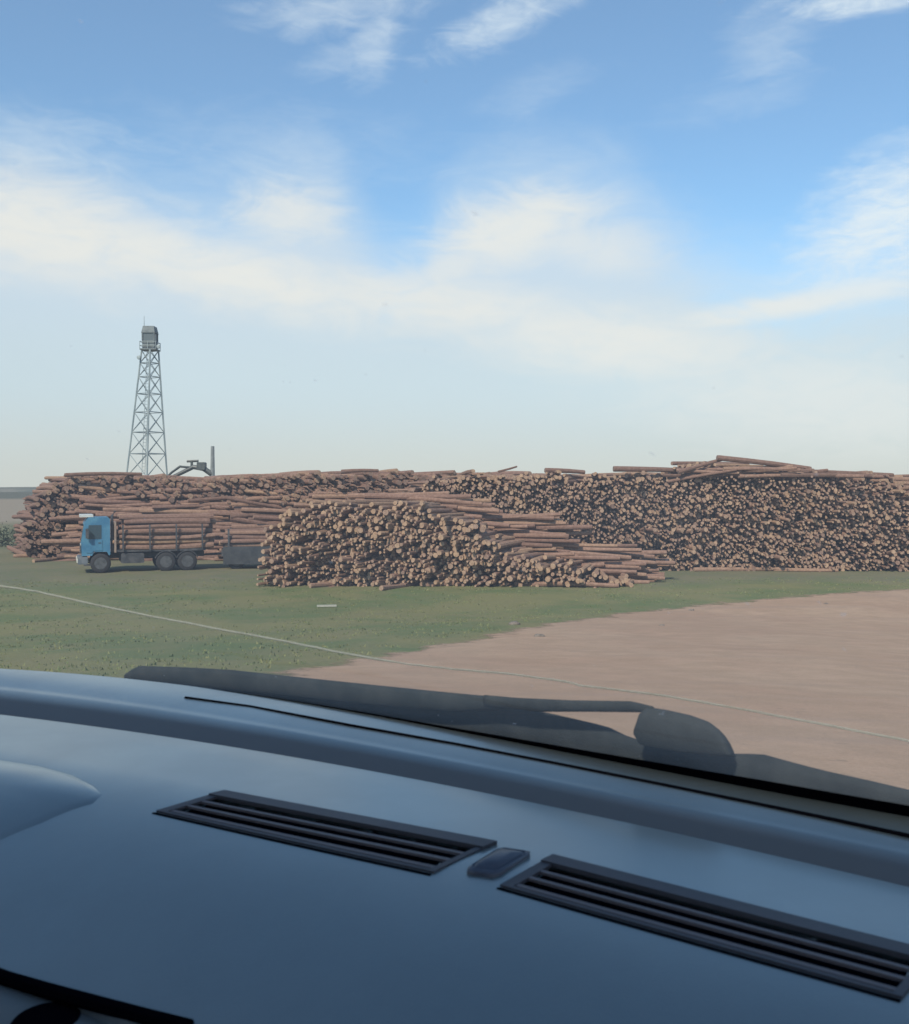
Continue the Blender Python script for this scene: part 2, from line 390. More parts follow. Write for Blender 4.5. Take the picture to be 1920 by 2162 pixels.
def stack(name, prof, Y, Yb, base_py, yaw, L, rr=(.10, .16), layers=1, jyaw=3, jend=.35, tilt=0, tint=.5, tvar=.25, mess=0):
    """prof: (px, py) skyline of the stack as seen; Y: distance of its front; logs run at yaw (deg, 0 = away from the road)."""
    xs = [p[0] for p in prof]; r0 = (rr[0]+rr[1])/2
    X0 = (xs[0]-W/2)/F*Y; X1 = (xs[-1]-W/2)/F*Y; ya = R(yaw)
    ax = Vector((math.sin(ya), math.cos(ya), 0))
    row = 0; z = r0*.8
    cnt = 0
    for ly in range(layers):
        z = r0*.8; row = 0
        while z < 8:
            step = 2*r0*.94; s = X0 + (step/2 if row % 2 else 0)
            while s < X1:
                px = W/2 + F*s/Y
                top = at_y(px, float(np.interp(px, xs, [p[1] for p in prof])), Y).z
                top += .10*math.sin(s*2.3+row) + .12*(float(vnoise(np.array(s*1.3+60), np.array(ly*3+2.0), 11))-.5)
                if z < top - r0*.6:
                    r = random.uniform(*rr)*random.choice((1, 1, 1, 1.12, .85)); yj = R(random.gauss(0, jyaw) + mess*(float(vnoise(np.array(s*.45+20), np.array(z*.7+7), 21))-.5)); tj = R(random.gauss(tilt, jyaw*.6))
                    d = Vector((math.sin(ya+yj)*math.cos(tj), math.cos(ya+yj)*math.cos(tj), math.sin(tj)*(1 if z < top - .5 else .25)))
                    Lg = L*random.uniform(.88, 1.08); off = random.gauss(0, jend)
                    p = Vector((s, Y, z + random.gauss(0, .03))) + ax*(L/2 + off + ly*L*.9)
                    reg = float(vnoise(np.array(s*.55+60), np.array(z*.8+20+ly*5), 12))-.5
                    put_log(p, d, r, Lg, tint + reg*.55 + random.gauss(0, tvar), name); cnt += 1
                    for q in range(3 if z < top - .45 else 0):                # thin filler logs added to make the gaps less black
                        d3 = Vector((math.sin(ya+R(random.gauss(0, jyaw))), math.cos(ya), random.gauss(0, .03)))
                        put_log(p + Vector((r0*random.uniform(.7, 1.3), 0, r0*(.75, -.75, 0)[q])) + ax*random.uniform(-.15, .2), d3, random.uniform(.045, .075), Lg, tint - .1 + random.gauss(0, tvar), name)
                s += step*random.uniform(.94, 1.08)
            z += r0*1.66; row += 1
    return cnt
def side_stack(name, prof, Y, depth, L, rr=(.10, .16), yaw=90, tilt=0, tint=.55, slope=.55, jyaw=4, tvar=.25, zmin=0.0):
    """logs lying across the view: rows step back and up like a rough slope"""
    xs = [p[0] for p in prof]; r0 = (rr[0]+rr[1])/2; X0 = (xs[0]-W/2)/F*Y; X1 = (xs[-1]-W/2)/F*Y
    x = X0; 
    ncol = max(1, round((X1-X0)/(L*.8)))
    for ci in range(ncol):
        cx = X0 + (ci+.5)*(X1-X0)/ncol
        z = max(r0*.8, zmin); row = 0
        while z < 8:
            y = Y + z*slope + (r0 if row % 2 else 0)
            yend = Y + depth
            while y < yend:
                c2 = cx + random.gauss(0, L*.13); px = W/2 + F*c2/y
                top = at_y(px, float(np.interp(px, xs, [p[1] for p in prof])), y).z
                if z < top - r0*.5:
                    ya = R(yaw+random.gauss(0, jyaw)); tj = R(random.gauss(tilt, jyaw*.5))
                    d = Vector((math.sin(ya)*math.cos(tj), math.cos(ya)*math.cos(tj), math.sin(tj)))
                    reg = float(vnoise(np.array(c2*.4+60), np.array(z*.8+20), 13))-.5
                    put_log((c2, y, z+random.gauss(0, .03)), d, random.uniform(*rr), L*random.uniform(.85, 1.08), tint+reg*.4+random.gauss(0, tvar), name)
                y += 2*r0*random.uniform(.97, 1.12)
                if y > Y + z*slope + 1.4: break          # only the skin and a few behind it
            z += r0*1.72; row += 1
# nearest middle stack, ends to the road
stack('near', [(562, 1170), (585, 1112), (620, 1082), (660, 1062), (720, 1054), (780, 1062), (860, 1060), (900, 1082), (960, 1098), (1000, 1130), (1060, 1150), (1140, 1182), (1190, 1180), (1250, 1205), (1330, 1232)], 46.5, 0, 1233, 24, 6.0, rr=(.085, .13), tint=.84, tvar=.19, jyaw=6, mess=45)
# logs lying across behind it
side_stack('cross', [(800, 1046), (860, 1042), (930, 1048), (1030, 1078), (1130, 1105), (1220, 1142), (1310, 1166), (1345, 1185)], 48.2, 4.5, 6.0, rr=(.10, .15), yaw=101, tilt=-2, tint=.68, slope=.5, tvar=.2)
# great right-hand stack, ends to the road
stack('right', [(880, 1016), (960, 1004), (1290, 1000), (1380, 996), (1440, 990), (1500, 978), (1530, 975), (1640, 986), (1720, 997), (1800, 1003), (1850, 1012), (1905, 1050), (1940, 1120)], 55.5, 0, 1200, 10, 6.0, rr=(.075, .118), tint=.72, tvar=.22, mess=95, jyaw=9, jend=.35)
side_stack('right_end', [(1790, 1000), (1860, 1002), (1920, 1010), (2100, 1020)], 57.0, 5, 6.0, yaw=84, tint=.68, slope=.45, tvar=.16)
# long back stack on the left
stack('back', [(62, 1130), (70, 1090), (84, 1055), (110, 1030), (142, 1004), (170, 1001), (385, 1002), (400, 1012), (440, 1013), (455, 1003), (700, 998), (800, 996), (935, 998), (1000, 999), (1250, 1000)], 66, 0, 1170, -32, 6.5, rr=(.12, .18), tint=.5, tvar=.2, jyaw=5, jend=.35)
side_stack('back_cross', [(150, 1003), (380, 1004), (402, 1014), (438, 1014), (460, 1006), (560, 1002), (930, 1001), (1000, 1002)], 62.8, 5, 6.0, rr=(.11, .17), yaw=80, tint=.55, slope=.75, jyaw=6, tvar=.18)
side_stack('crest', [(1430, 1004), (1500, 990), (1560, 982), (1640, 988), (1720, 997), (1850, 1004), (1900, 1010)], 55.0, 1.2, 3.6, rr=(.08, .13), yaw=97, tilt=0, tint=.6, slope=.0, jyaw=7, zmin=5.3)
# scraps of logs at the foot of the stacks
for px, py, a in ((1265, 1229, 96), (1190, 1233, 85), (1215, 1236, 100), (1300, 1224, 92), (985, 1232, 70), (860, 1234, 30), (730, 1232, 50), (1560, 1202, 84), (1680, 1203, 100), (100, 1172, 70), (135, 1178, 20), (90, 1160, 100)):
    g = ground_hit(px, py+4); r = .12; put_log((g.x, g.y, g.z+r*.8), (math.sin(R(a)), math.cos(R(a)), 0), r, random.uniform(3, 5.5), random.uniform(.5, .9), 'foot')

# loose logs on the skyline: each one its own thing
TOPS = [((1296, 990), (1445, 993), 55.0, .15, 'long straight log lying flat along the crest left of the peak of the right stack'),
        ((1432, 997), (1532, 968), 54.8, .12, 'log propped at a slant up to the peak of the right stack'),
        ((1515, 967), (1712, 990), 55.2, .15, 'long log sloping down to the right from the peak of the right stack'),
        ((1690, 995), (1886, 1003), 55.4, .14, 'log lying on the crest near the right edge above the pale cross logs'),
        ((1052, 996), (1092, 985), 57.0, .06, 'thin stick jutting up from the crest in the middle of the pile'),
        ((1150, 993), (1236, 997), 56.0, .13, 'short dark log on the crest just left of the long straight one'),
        ((720, 996), (800, 994), 63.0, .12, 'dark log on the crest above the nearest stack'),
        ((136, 1003), (300, 1001), 65.0, .13, 'log lying at the far left end of the crest')]
for a, b_, Y, r, lab in TOPS:
    A1, B1 = at_y(*a, Y), at_y(*b_, Y+.6); lg = put_log((A1+B1)/2, B1-A1, r, (B1-A1).length, .25, 'top'); LOGS.pop(); single(lg, lab, 'loose logs along the crest of the pile')

# ---------------------------------------------------------------- log truck
M_BLUE = mat('blue_cab_paint', rough=.35, fn=worn((.04, .15, .27), (.075, .22, .34), 1.6)); M_DARK = mat('dark_chassis', rough=.7, fn=worn((.03, .034, .04), (.075, .075, .08), 3))
M_TYRE = mat('tyre_rubber', (.022, .022, .024), .85); M_RIM = mat('wheel_rim', rough=.5, fn=worn((.05, .054, .058), (.09, .094, .1), 5))
M_GLASSD = mat('truck_glass', (.04, .07, .095), .08, spec=.8); M_PALE = mat('pale_paint', rough=.5, fn=worn((.46, .5, .5), (.6, .62, .6), 5)); M_LAMP = mat('lamp_glass', (.6, .6, .55), .15)
g0 = at_z(190, 1207, 0.0); g1 = at_z(420, 1201, 0.0)
hd = (g0-g1); hd.z = 0; hd.normalize()               # truck heads to the left and towards us
hd = Vector((-.93, -.37, 0)).normalized()
def local(o, h): 
    s_ = Vector((-h.y, h.x, 0)); return Matrix(((h.x, s_.x, 0, o.x), (h.y, s_.y, 0, o.y), (0, 0, 1, o.z), (0, 0, 0, 1)))
def wheel(par, x, y, r, M, w=.3, side=1):
    b = MB(); c = (x, y, r)
    b.lathe_y(c, [(-w/2, r*.62), (-w/2, r*.93), (-w*.38, r), (w*.38, r), (w/2, r*.93), (w/2, r*.62)], M)
    t = b.build('wheel', M_TYRE, par, True)
    q = MB(); q.lathe_y((x, y, r), [(-w/2-.01, r*.2), (-w/2-.012, r*.6), (-w*.3, r*.62), (w*.3, r*.62), (w/2+.012, r*.6), (w/2+.01, r*.2)], M); q.build('rim', M_RIM, t)
    return t
def prism(b, M, sec, y0, y1):                        # side profile (x,z) extruded in y
    n = len(sec); V = [M @ Vector((x, y0, z)) for x, z in sec] + [M @ Vector((x, y1, z)) for x, z in sec]
    b.add(V, [[i, (i+1) % n, n+(i+1) % n, n+i] for i in range(n)] + [list(range(n))[::-1], list(range(n, 2*n))])
TO = at_z(172, 1208, 0.0); TO = Vector((TO.x, TO.y, 0)); TM = local(TO, hd)     # origin under the nose
TM = TM @ Matrix.Translation((-.1, -1.25, 0)) if False else TM
truck = empty('log_truck', TO); tag(truck, 'blue cab log truck loaded with logs, parked in front of the left stack', 'truck')
b = MB(); prism(b, TM, [(0, .95), (.02, 1.75), (-.14, 2.75), (-.35, 3.02), (-1.35, 3.02), (-1.45, 2.9), (-1.45, 1.0), (-1.38, .95), (-1.28, 1.15), (-.62, 1.15), (-.52, .95)], -1.15, 1.15); cab = b.build('cab', M_BLUE, truck)
b = MB(); prism(b, TM, [(.045, 1.72), (.035, 1.78), (-.105, 2.62), (-.125, 2.56), (.0, 1.72)], -1.02, 1.02); b.build('windscreen', M_GLASSD, cab)
for s_ in (-1, 1):
    b = MB(); y_ = s_*1.155; prism(b, TM, [(-.28, 1.85), (-.36, 2.6), (-1.0, 2.6), (-1.0, 1.85)], min(y_, y_+s_*.012), max(y_, y_+s_*.012)); b.build('side_window', M_GLASSD, cab)
for s_ in (-1, 1):
    b = MB(); y_ = s_*1.158; prism(b, TM, [(-.24, 1.1), (-.24, 1.8), (-1.05, 1.8), (-1.05, 1.22), (-.62, 1.22), (-.5, 1.1)], min(y_, y_+s_*.02), max(y_, y_+s_*.02)); dr = b.build('door', M_BLUE, cab)
    b = MB(); b.box(-.98, -.84, y_+s_*.03-.012, y_+s_*.03+.012, 1.62, 1.66, TM); b.build('handle', M_DARK, dr)
    b = MB(); b.box(-.5, -.1, s_*1.08-.1, s_*1.08+.1, .42, .5, TM); b.build('step', M_DARK, truck)
    b = MB()
    for xc in (-4.35, -5.5): prism(b, TM, [(xc+.62*math.cos(a), .53+.62*math.sin(a)) for a in np.radians(np.linspace(20, 160, 9))] + [(xc+.58*math.cos(a), .53+.58*math.sin(a)) for a in np.radians(np.linspace(160, 20, 9))], s_*1.02-.17, s_*1.02+.17)
    b.build('mudguard', M_DARK, truck)
b = MB(); b.tube([TM @ Vector((-1.56, .9, 1.1)), TM @ Vector((-1.56, .9, 3.1)), TM @ Vector((-1.72, .9, 3.35))], [.09, .08, .07], 8); b.build('exhaust_stack', M_DARK, truck)
b = MB(); b.box(.03, .05, -.75, .75, 1.5, 1.56, TM); b.build('trim_strip', M_PALE, truck)
b = MB(); b.box(-.6, .08, -1.15, 1.15, 3.03, 3.16, TM); b.build('roof_visor', M_PALE, truck)
b = MB(); b.box(-.3, .2, -1.17, 1.17, .5, .9, TM, .04); b.build('bumper', mat('bumper_steel', rough=.6, fn=worn((.08, .10, .12), (.15, .17, .19), 3)), truck)
b = MB(); b.box(.024, .07, -.8, .8, 1.05, 1.45, TM); b.build('grille', M_DARK, truck)
for s_ in (-.95, .95):
    b = MB(); b.box(.2, .26, s_-.14, s_+.14, .6, .82, TM); b.build('headlight', M_LAMP, truck)
for s_ in (-1, 1):
    b = MB(); b.box(-.35, -.2, s_*1.4-.08, s_*1.4+.08, 1.9, 2.4, TM); b.tube([TM @ Vector((-.28, s_*1.2, 2.45)), TM @ Vector((-.28, s_*1.4, 2.4))], .02, 5); b.build('mirror', M_DARK, truck)
b = MB(); b.box(-6.5, -1.1, -.45, .45, .75, 1.05, TM); b.box(-6.5, -1.7, -1.15, 1.15, 1.12, 1.25, TM); b.build('chassis', M_DARK, truck)
b = MB(); b.box(-3.2, -2.0, .5, 1.15, .5, 1.05, TM, .05); b.box(-3.2, -2.0, -1.15, -.5, .5, 1.05, TM, .05); b.build('fuel_tank', M_DARK, truck)
b = MB(); b.box(-1.76, -1.66, -1.2, 1.2, 1.1, 2.75, TM); b.build('headboard', mat('headboard', rough=.7, fn=worn((.22, .16, .13), (.3, .23, .18), 4)), truck)
for x in (-.95, -4.35, -5.5):
    for s_ in (-1, 1): wheel(truck, x, s_*1.02, .53, TM)
for x in (-2.1, -3.5, -4.9, -6.3):
    for s_ in (-1, 1):
        b = MB(); b.box(x-.04, x+.04, s_*1.27-.04, s_*1.27+.04, 1.2, 2.6, TM); b.build('stake', M_DARK, truck)
TRL = []
def load(M, x0, x1, zb, ztop, half, grp, tint):
    y = -half; out_ = []; z = zb+.15; row = 0
    while z < ztop:
        hw = half*(1 - .45*max(0, (z-zb)/(ztop-zb)-.45)); y = -hw + (.15 if row % 2 else 0)
        while y < hw:
            r = random.uniform(.12, .17); L = (x1-x0)*random.uniform(.88, 1.0)
            c = M @ Vector(((x0+x1)/2+random.gauss(0, .15), y, z)); d = M.to_3x3() @ Vector((1, random.gauss(0, .015), random.gauss(0, .012)))
            out_.append(put_log(c, d, r, L, random.gauss(tint, .18), grp)); LOGS.pop(); y += .31
        z += .265; row += 1
    return out_
TRL += [(l, 'log loaded lengthwise on the truck right behind its blue cab') for l in load(TM, -7.0, -1.85, 1.25, 3.0, 1.12, 'truck', .62)]
hd2 = Vector((-.985, -.17, 0)).normalized()
RO = TM @ Vector((-7.2, 0, 0)); RM = local(RO, hd2)
trailer = empty('log_trailer', RO); tag(trailer, 'dark low trailer coupled behind the log truck beside the nearest stack', 'trailer')
b = MB(); b.box(-6.0, -.4, -1.1, 1.1, .75, 1.15, RM); b.build('bed', M_DARK, trailer)
b = MB(); b.box(-5.9, -.5, 1.185, 1.23, .3, 1.3, RM); b.build('dark_side_panel', mat('dark_side_panel', rough=.6, fn=worn((.022, .026, .032), (.045, .05, .055), 2)), trailer)  # dark panel along the near side of the trailer bed
b = MB(); b.tube([RM @ Vector((-.4, -.4, .85)), RM @ Vector((.7, 0, .8)), RM @ Vector((-.4, .4, .85))], .06, 6); b.build('drawbar', M_DARK, trailer)
for x in (-1.2, -4.3, -5.3):
    for s_ in (-1, 1): wheel(trailer, x, s_*.9, .5, RM)
for x in (-.8, -3, -5.6):
    for s_ in (-1, 1):
        b = MB(); b.box(x-.05, x+.05, s_*1.14-.04, s_*1.14+.04, 1.15, 2.3, RM); b.build('stake', M_DARK, trailer)
TRL += [(l, 'log loaded low on the dark trailer behind the truck') for l in load(RM, -6.1, -.4, 1.15, 2.2, 1.05, 'trailer', .5)]
for lg, lab in TRL: single(lg, lab, 'logs on the truck' if 'truck right' in lab else 'logs on the trailer')

# the 300 that show largest are things, the rest is one mass
for lg in LOGS: lg['k'] = -(lg['p'] - lg['d']*lg['L']/2*(1 if lg['d'].y > 0 else -1) - EYE).length + (lg['r']-.12)*25
LAB = {'near': 'log with its round cut end facing us in the nearest middle stack', 'cross': 'pale log lying sideways across the pile behind the nearest stack', 'foot': 'loose log on the ground at the foot of the pile',
       'right': 'log with its dark cut end facing us in the great right stack', 'right_end': 'tan log lying sideways at the right end of the pile',
       'crest': 'log lying sideways on top of the great right stack', 'back': 'log in the long reddish stack behind the truck', 'back_cross': 'log lying sideways in the long reddish stack behind the truck'}
GRP = {'near': 'cut logs in the nearest middle stack', 'cross': 'pale logs lying across behind the nearest stack', 'foot': 'loose logs at the foot of the pile', 'right': 'logs in the great right stack', 'right_end': 'tan logs at the right end', 'crest': 'logs lying on top of the right stack', 'back': 'logs in the long back stack', 'back_cross': 'logs lying across the back stack'}
foot = [l for l in LOGS if l['stack'] == 'foot']; rest = sorted([l for l in LOGS if l['stack'] != 'foot'], key=lambda l: -l['k'])
nsing = 300 - len(foot) - len(TRL) - len(TOPS)
for lg in foot + rest[:nsing]: single(lg, LAB[lg['stack']], GRP[lg['stack']])
rest = rest[nsing:]
print('LOGS', len(LOGS), 'mass', len(rest))
Vs = []; Fs = []; MI = []; TT = []; k = 0
for lg in rest:
    V, Fc, mi = TPL[lg['ti']]; V = V*np.array([lg['r'], lg['L'], lg['r']])
    q = np.array(rot_for(lg['d'], lg['roll']).to_matrix()); V = V @ q.T + np.array(lg['p'])
    Vs.append(V); Fs += [[i+k for i in f] for f in Fc]; MI += mi; TT += [lg['tint']]*len(V); k += len(V)
pile = mesh_obj('log_pile', np.concatenate(Vs), Fs, None, mats=[M_BARK, M_END], midx=MI, attr=TT)
tag(pile, 'huge mass of stacked brown logs stretching across the whole view', 'log pile', kind='stuff')

# ---------------------------------------------------------------- lattice tower behind the pile
M_STEEL_HAZE = mat('tower_steel_hazed', rough=.6, metal=.2, fn=worn((.20, .25, .27), (.30, .35, .36), .6)); M_TDARK = mat('tower_cabin', rough=.7, fn=worn((.09, .11, .12), (.15, .18, .19), 1))  # distance haze is put into the paler steel colour
TY = 130.0
tb = at_y(307, 1000, TY); tt = at_y(317, 740, TY)
cx = tb.x; zt = tt.z
tower = empty('lattice_tower', (cx, TY, 0)); tag(tower, 'tall grey steel lattice lookout tower standing behind the left part of the pile', 'tower')
def tw(z):                                           # half diagonal of the square plan at height z
    return np.interp(z, [0, at_y(0, 1000, TY).z, zt], [3.3, 2.5, 1.05])
rot = R(17); ccx = lambda z: cx + (tt.x-cx)*z/zt
def corner(i, z):
    a = rot + i*math.pi/2; r = tw(z); return Vector((ccx(z)+r*math.cos(a), TY+r*math.sin(a), z))
levels = [0, 3.0, 6.2, 9.2, 12.0, 14.6, 17.0, 19.2, 21.0, zt]; levels = [z for z in levels if z <= zt]
if levels[-1] < zt: levels.append(zt)
for i in range(4):
    b = MB(); b.tube([corner(i, z) for z in levels], .11, 6); b.build('leg', M_STEEL_HAZE, tower)
for li in range(len(levels)-1):
    b = MB(); z0, z1 = levels[li], levels[li+1]
    for i in range(4):
        j = (i+1) % 4; b.tube([corner(i, z0), corner(j, z1)], .045, 5); b.tube([corner(j, z0), corner(i, z1)], .045, 5); b.tube([corner(i, z1), corner(j, z1)], .06, 5)
    b.build('brace_panel', M_STEEL_HAZE, tower)
b = MB()
for s_ in (-.2, .2): b.tube([Vector((ccx(0)+s_-.5, TY-.3, 0)), Vector((ccx(zt)+s_-.1, TY-.3, zt))], .035, 5)
for i in range(int(zt/.45)): 
    z = .3+i*.45; xx = ccx(z)-.5+.4*z/zt; b.tube([Vector((xx-.2, TY-.3, z)), Vector((xx+.2, TY-.3, z))], .025, 4)
b.build('ladder', M_STEEL_HAZE, tower)
X = ccx(zt)
b = MB(); b.box(X-1.05, X+1.05, TY-1.05, TY+1.05, zt, zt+.15); b.build('platform', M_TDARK, tower)
b = MB()
for z in (zt+.55, zt+1.05):
    pts_ = [Vector((X+a*1.03, TY+c*1.03, z)) for a, c in ((-1, -1), (1, -1), (1, 1), (-1, 1), (-1, -1))]
    for i in range(4): b.tube([pts_[i], pts_[i+1]], .04, 5)
for a, c in ((-1, -1), (1, -1), (1, 1), (-1, 1), (0, -1), (0, 1)): b.tube([Vector((X+a*1.03, TY+c*1.03, zt+.1)), Vector((X+a*1.03, TY+c*1.03, zt+1.1))], .04, 5)
b.build('railing', M_STEEL_HAZE, tower)
b = MB(); b.box(X-.78, X+.78, TY-.8, TY+.8, zt+.15, zt+1.2); cabn = b.build('cabin', M_TDARK, tower)
b = MB(); b.box(X-.72, X+.72, TY-.74, TY+.74, zt+1.2, zt+2.2); b.build('cabin_windows', mat('cabin_glass', (.09, .11, .12), .3), tower)
b = MB(); 
for a, c in ((-1, -1), (1, -1), (1, 1), (-1, 1)): b.box(X+a*.76-.07, X+a*.76+.07, TY+c*.78-.07, TY+c*.78+.07, zt+1.2, zt+2.2)
b.build('cabin_posts', M_TDARK, tower)
b = MB(); V = [Vector((X+a*.88, TY+c*.88, zt+2.2)) for a, c in ((-1, -1), (1, -1), (1, 1), (-1, 1))] + [Vector((X+a*.7, TY+c*.7, zt+3.1)) for a, c in ((-1, -1), (1, -1), (1, 1), (-1, 1))]
b.add(V, [[3, 2, 1, 0], [4, 5, 6, 7]] + [[i, (i+1) % 4, 4+(i+1) % 4, 4+i] for i in range(4)]); b.build('cabin_roof', M_TDARK, tower)
b = MB(); b.tube([(X-.75, TY, zt+3.2), (X-.75, TY, zt+4.5)], [.05, .03], 5); b.build('antenna', M_STEEL_HAZE, tower)
for s_, dz_ in ((-1.2, -1.0), (1.35, .4)):
    b = MB(); b.lathe_y((0, 0, 0), [(-.12, .08), (-.1, .24), (.12, .27)], Matrix.Translation((X+s_, TY-.9, zt+dz_)), 12); b.build('dish', M_STEEL_HAZE, tower)

# ---------------------------------------------------------------- loader crane showing over the crest
M_CRANE = mat('crane_paint', rough=.5, fn=worn((.035, .045, .045), (.08, .09, .085), 2))
LY = 74.0; P = lambda px, py, dy=0: at_y(px, py, LY+dy)
root = P(449, 1004); root.z = 0
crane = empty('log_loader', root); tag(crane, 'dark knuckle boom log loader showing above the crest right of the tower', 'loader')
b = MB(); b.tube([Vector((root.x, LY, .9)), P(449, 1010), P(449, 942)], [.22, .17, .13], 8); b.build('mast', mat('mast_steel', rough=.6, fn=worn((.16, .18, .18), (.22, .24, .24), 3)), crane)
b = MB(); b.tube([P(447, 1001), P(430, 989), P(408, 986), P(382, 999), P(366, 1006)], [.2, .2, .17, .15, .12], 8); b.build('boom', M_CRANE, crane)
b = MB(); b.tube([P(404, 987), P(380, 985, -.2), P(362, 998, -.2), P(352, 1008, -.2)], [.1, .1, .09, .08], 6); b.build('tip_cylinder', M_CRANE, crane)
b = MB(); c = P(426, 984); b.box(c.x-.3, c.x+.3, LY-.3, LY+.3, c.z-.28, c.z+.28, bev=.05); b.build('counter_block', M_CRANE, crane)
b = MB(); c = P(405, 979); b.tube([P(395, 974), P(419, 973)], .1, 6); b.tube([P(405, 974), P(405, 988)], .1, 6); b.build('control_seat', M_CRANE, crane)
b = MB(); g = P(356, 1010); 
for s_ in (-1, 1): b.tube([g, g+Vector((s_*.5, 0, -.4)), g+Vector((s_*.55, 0, -.9)), g+Vector((s_*.1, 0, -1.3))], [.09, .1, .08, .05], 6)
b.build('grapple', M_CRANE, crane)
b = MB(); b.box(root.x-3, root.x+1.5, LY-1.2, LY+1.2, .75, 1.2, bev=.05); b.build('base', M_CRANE, crane)
for x in (-2.4, -1.2, .9):
    for s_ in (-1, 1):
        wheel(crane, x, s_*1.0, .5, Matrix.Translation(root))

# ---------------------------------------------------------------- shrubs and bits
M_LEAF = mat('leaf', rough=.75, spec=.25, fn=lambda b, p: b.put(p.inputs['Base Color'], b.mix(b.n('ShaderNodeAttribute', attribute_name='tint').outputs['Fac'], (.085, .105, .07), (.16, .17, .11))))
M_TWIG = mat('twig', (.09, .07, .055), .9)
def shrub(px, py, Y, w, h, label):
    g = at_y(px, py, Y); g.z = float(hgt(g.x, g.y)); e = empty('shrub', g); tag(e, label, 'shrub', 'shrubs at the left end of the pile')
    V = []; Fc = []; T = []
    lob = [(random.gauss(0, w*.28), random.gauss(0, w*.28), random.uniform(.25, .8)*h, random.uniform(.2, .38)*w) for _ in range(9)]
    for i in range(900):
        l = random.choice(lob); d = Vector((random.gauss(0, 1), random.gauss(0, 1), random.gauss(0, 1))).normalized()*l[3]*random.random()**.4
        c = g + Vector((l[0], l[1], l[2])) + Vector((d.x, d.y, d.z*.75)); c.z = max(g.z+.05, c.z); a = Vector((random.gauss(0, 1), random.gauss(0, 1), random.gauss(0, 1))).normalized(); b_ = a.orthogonal().normalized()
        s = random.uniform(.06, .13); k = len(V); V += [c-a*s, c+b_*s*.6, c+a*s, c-b_*s*.6]; Fc.append([k, k+1, k+2, k+3]); T += [random.random()]*4
    mesh_obj('crown', V, Fc, M_LEAF, e, attr=T)
    b = MB()
    for l in lob: b.tube([g+Vector((l[0]*.1, l[1]*.1, -.05)), g+Vector((l[0]*.6, l[1]*.6, l[2]*.6)), g+Vector(l[:3])], [.04, .03, .01], 5)
    b.build('stem', M_TWIG, e)
for a in ((6, 1150, 80, 3.6, 1.3, 'low grey green shrub cut by the left edge of the frame'), (50, 1150, 84, 3.0, 1.2, 'low shrub touching the left end of the log pile'), (-50, 1150, 78, 3.5, 1.3, 'low shrub farthest to the left of the pile')):
    shrub(*a)
M_STONE = mat('stone', rough=.9, fn=worn((.11, .09, .075), (.2, .17, .14), 20))
def stone(px, py, s, label):
    g = ground_hit(px, py); V = []; n = 8; Fc = []
    for i in range(1, 5):
        for k in range(n):
            th = math.pi*i/5; r = s*random.uniform(.8, 1.15); V.append(g + Vector((r*math.sin(th)*math.cos(k*6.283/n)*1.4, r*math.sin(th)*math.sin(k*6.283/n), r*.55*math.cos(th)+.2*s)))
    for i in range(3):
        for k in range(n): q = (k+1) % n; Fc.append([i*n+k, (i+1)*n+k, (i+1)*n+q, i*n+q])
    Fc.append(list(range(n))); Fc.append([3*n+k for k in range(n)][::-1])
    tag(mesh_obj('stone', V, Fc, M_STONE, smooth=True), label, 'stone', 'dark stones lying by the sand edge')
for a in ((1140, 1345, .11, 'small dark stone alone on the sand right of centre'), (1086, 1319, .13, 'dark clod in the grass just above the sand edge'), (1460, 1290, .10, 'dark clod at the sand edge below the right stack'), (1398, 1322, .07, 'tiny stone on sand left of the far right clods'), (1745, 1276, .08, 'small stone at upper right of the sand')):
    stone(*a)
def plank(px, py, L, a, label):
    g = ground_hit(px, py); b = MB(); M = Matrix.Translation(g+Vector((0, 0, .05))) @ Matrix.Rotation(R(a), 4, 'Z'); b.box(-L/2, L/2, -.09, .09, -.03, .03, M, .008)
    tag(b.build('plank', mat('pale_plank', rough=.8, fn=worn((.28, .29, .24), (.38, .37, .32), 8))), label, 'plank', None)
plank(690, 1282, .75, 8, 'short pale plank lying in the grass in front of the nearest stack')

# ================================================================ the car we sit in
CA = R(33.0); U = Vector((math.cos(CA), -math.sin(CA), 0)); Vv = Vector((math.sin(CA), math.cos(CA), 0))
def C3(u, v, z): return EYE + U*u + Vv*v + Vector((0, 0, z))
car = empty('car', (EYE.x, EYE.y, GCAR)); tag(car, 'car seen from its passenger seat, dark blue grey dashboard under a cracked windscreen', 'car')
def rail(pix, z, deg=3):
    us, vs = [], []
    for px, py in pix:
        p = at_z(px, py, EYE.z + z) - EYE; us.append(p.dot(U)); vs.append(p.dot(Vv))
    c = np.polyfit(us, vs, deg); lo, hi = min(us), max(us)
    d = np.polyder(c)
    def f(u):
        uu = min(max(u, lo), hi); return float(np.polyval(c, uu) + np.polyval(d, uu)*(u-uu))
    return f, lo, hi
Z0, Z3 = -.338, -.352
base_px = [(0, 1411), (265, 1435), (397, 1448), (635, 1482), (794, 1509), (960, 1539), (1172, 1585), (1383, 1627), (1595, 1667), (1753, 1693), (1920, 1721)]
trans_px = [(0, 1452), (264, 1479), (476, 1516), (688, 1557), (960, 1606), (1172, 1643), (1383, 1686), (1595, 1728), (1920, 1802)]
crisp_px = [(0, 1509), (212, 1535), (423, 1567), (635, 1603), (794, 1628), (960, 1660), (1172, 1707), (1383, 1749), (1595, 1797), (1753, 1834), (1920, 1873)]
f0, lo0, hi0 = rail(base_px, Z0+.010); f2, lo2, hi2 = rail(trans_px, Z0+.001); f3, lo3, hi3 = rail(crisp_px, Z3)
print('rails', lo0, hi0, f0(lo0), f0(hi0), f2(-.7), f3(-.7), lo3, hi3)
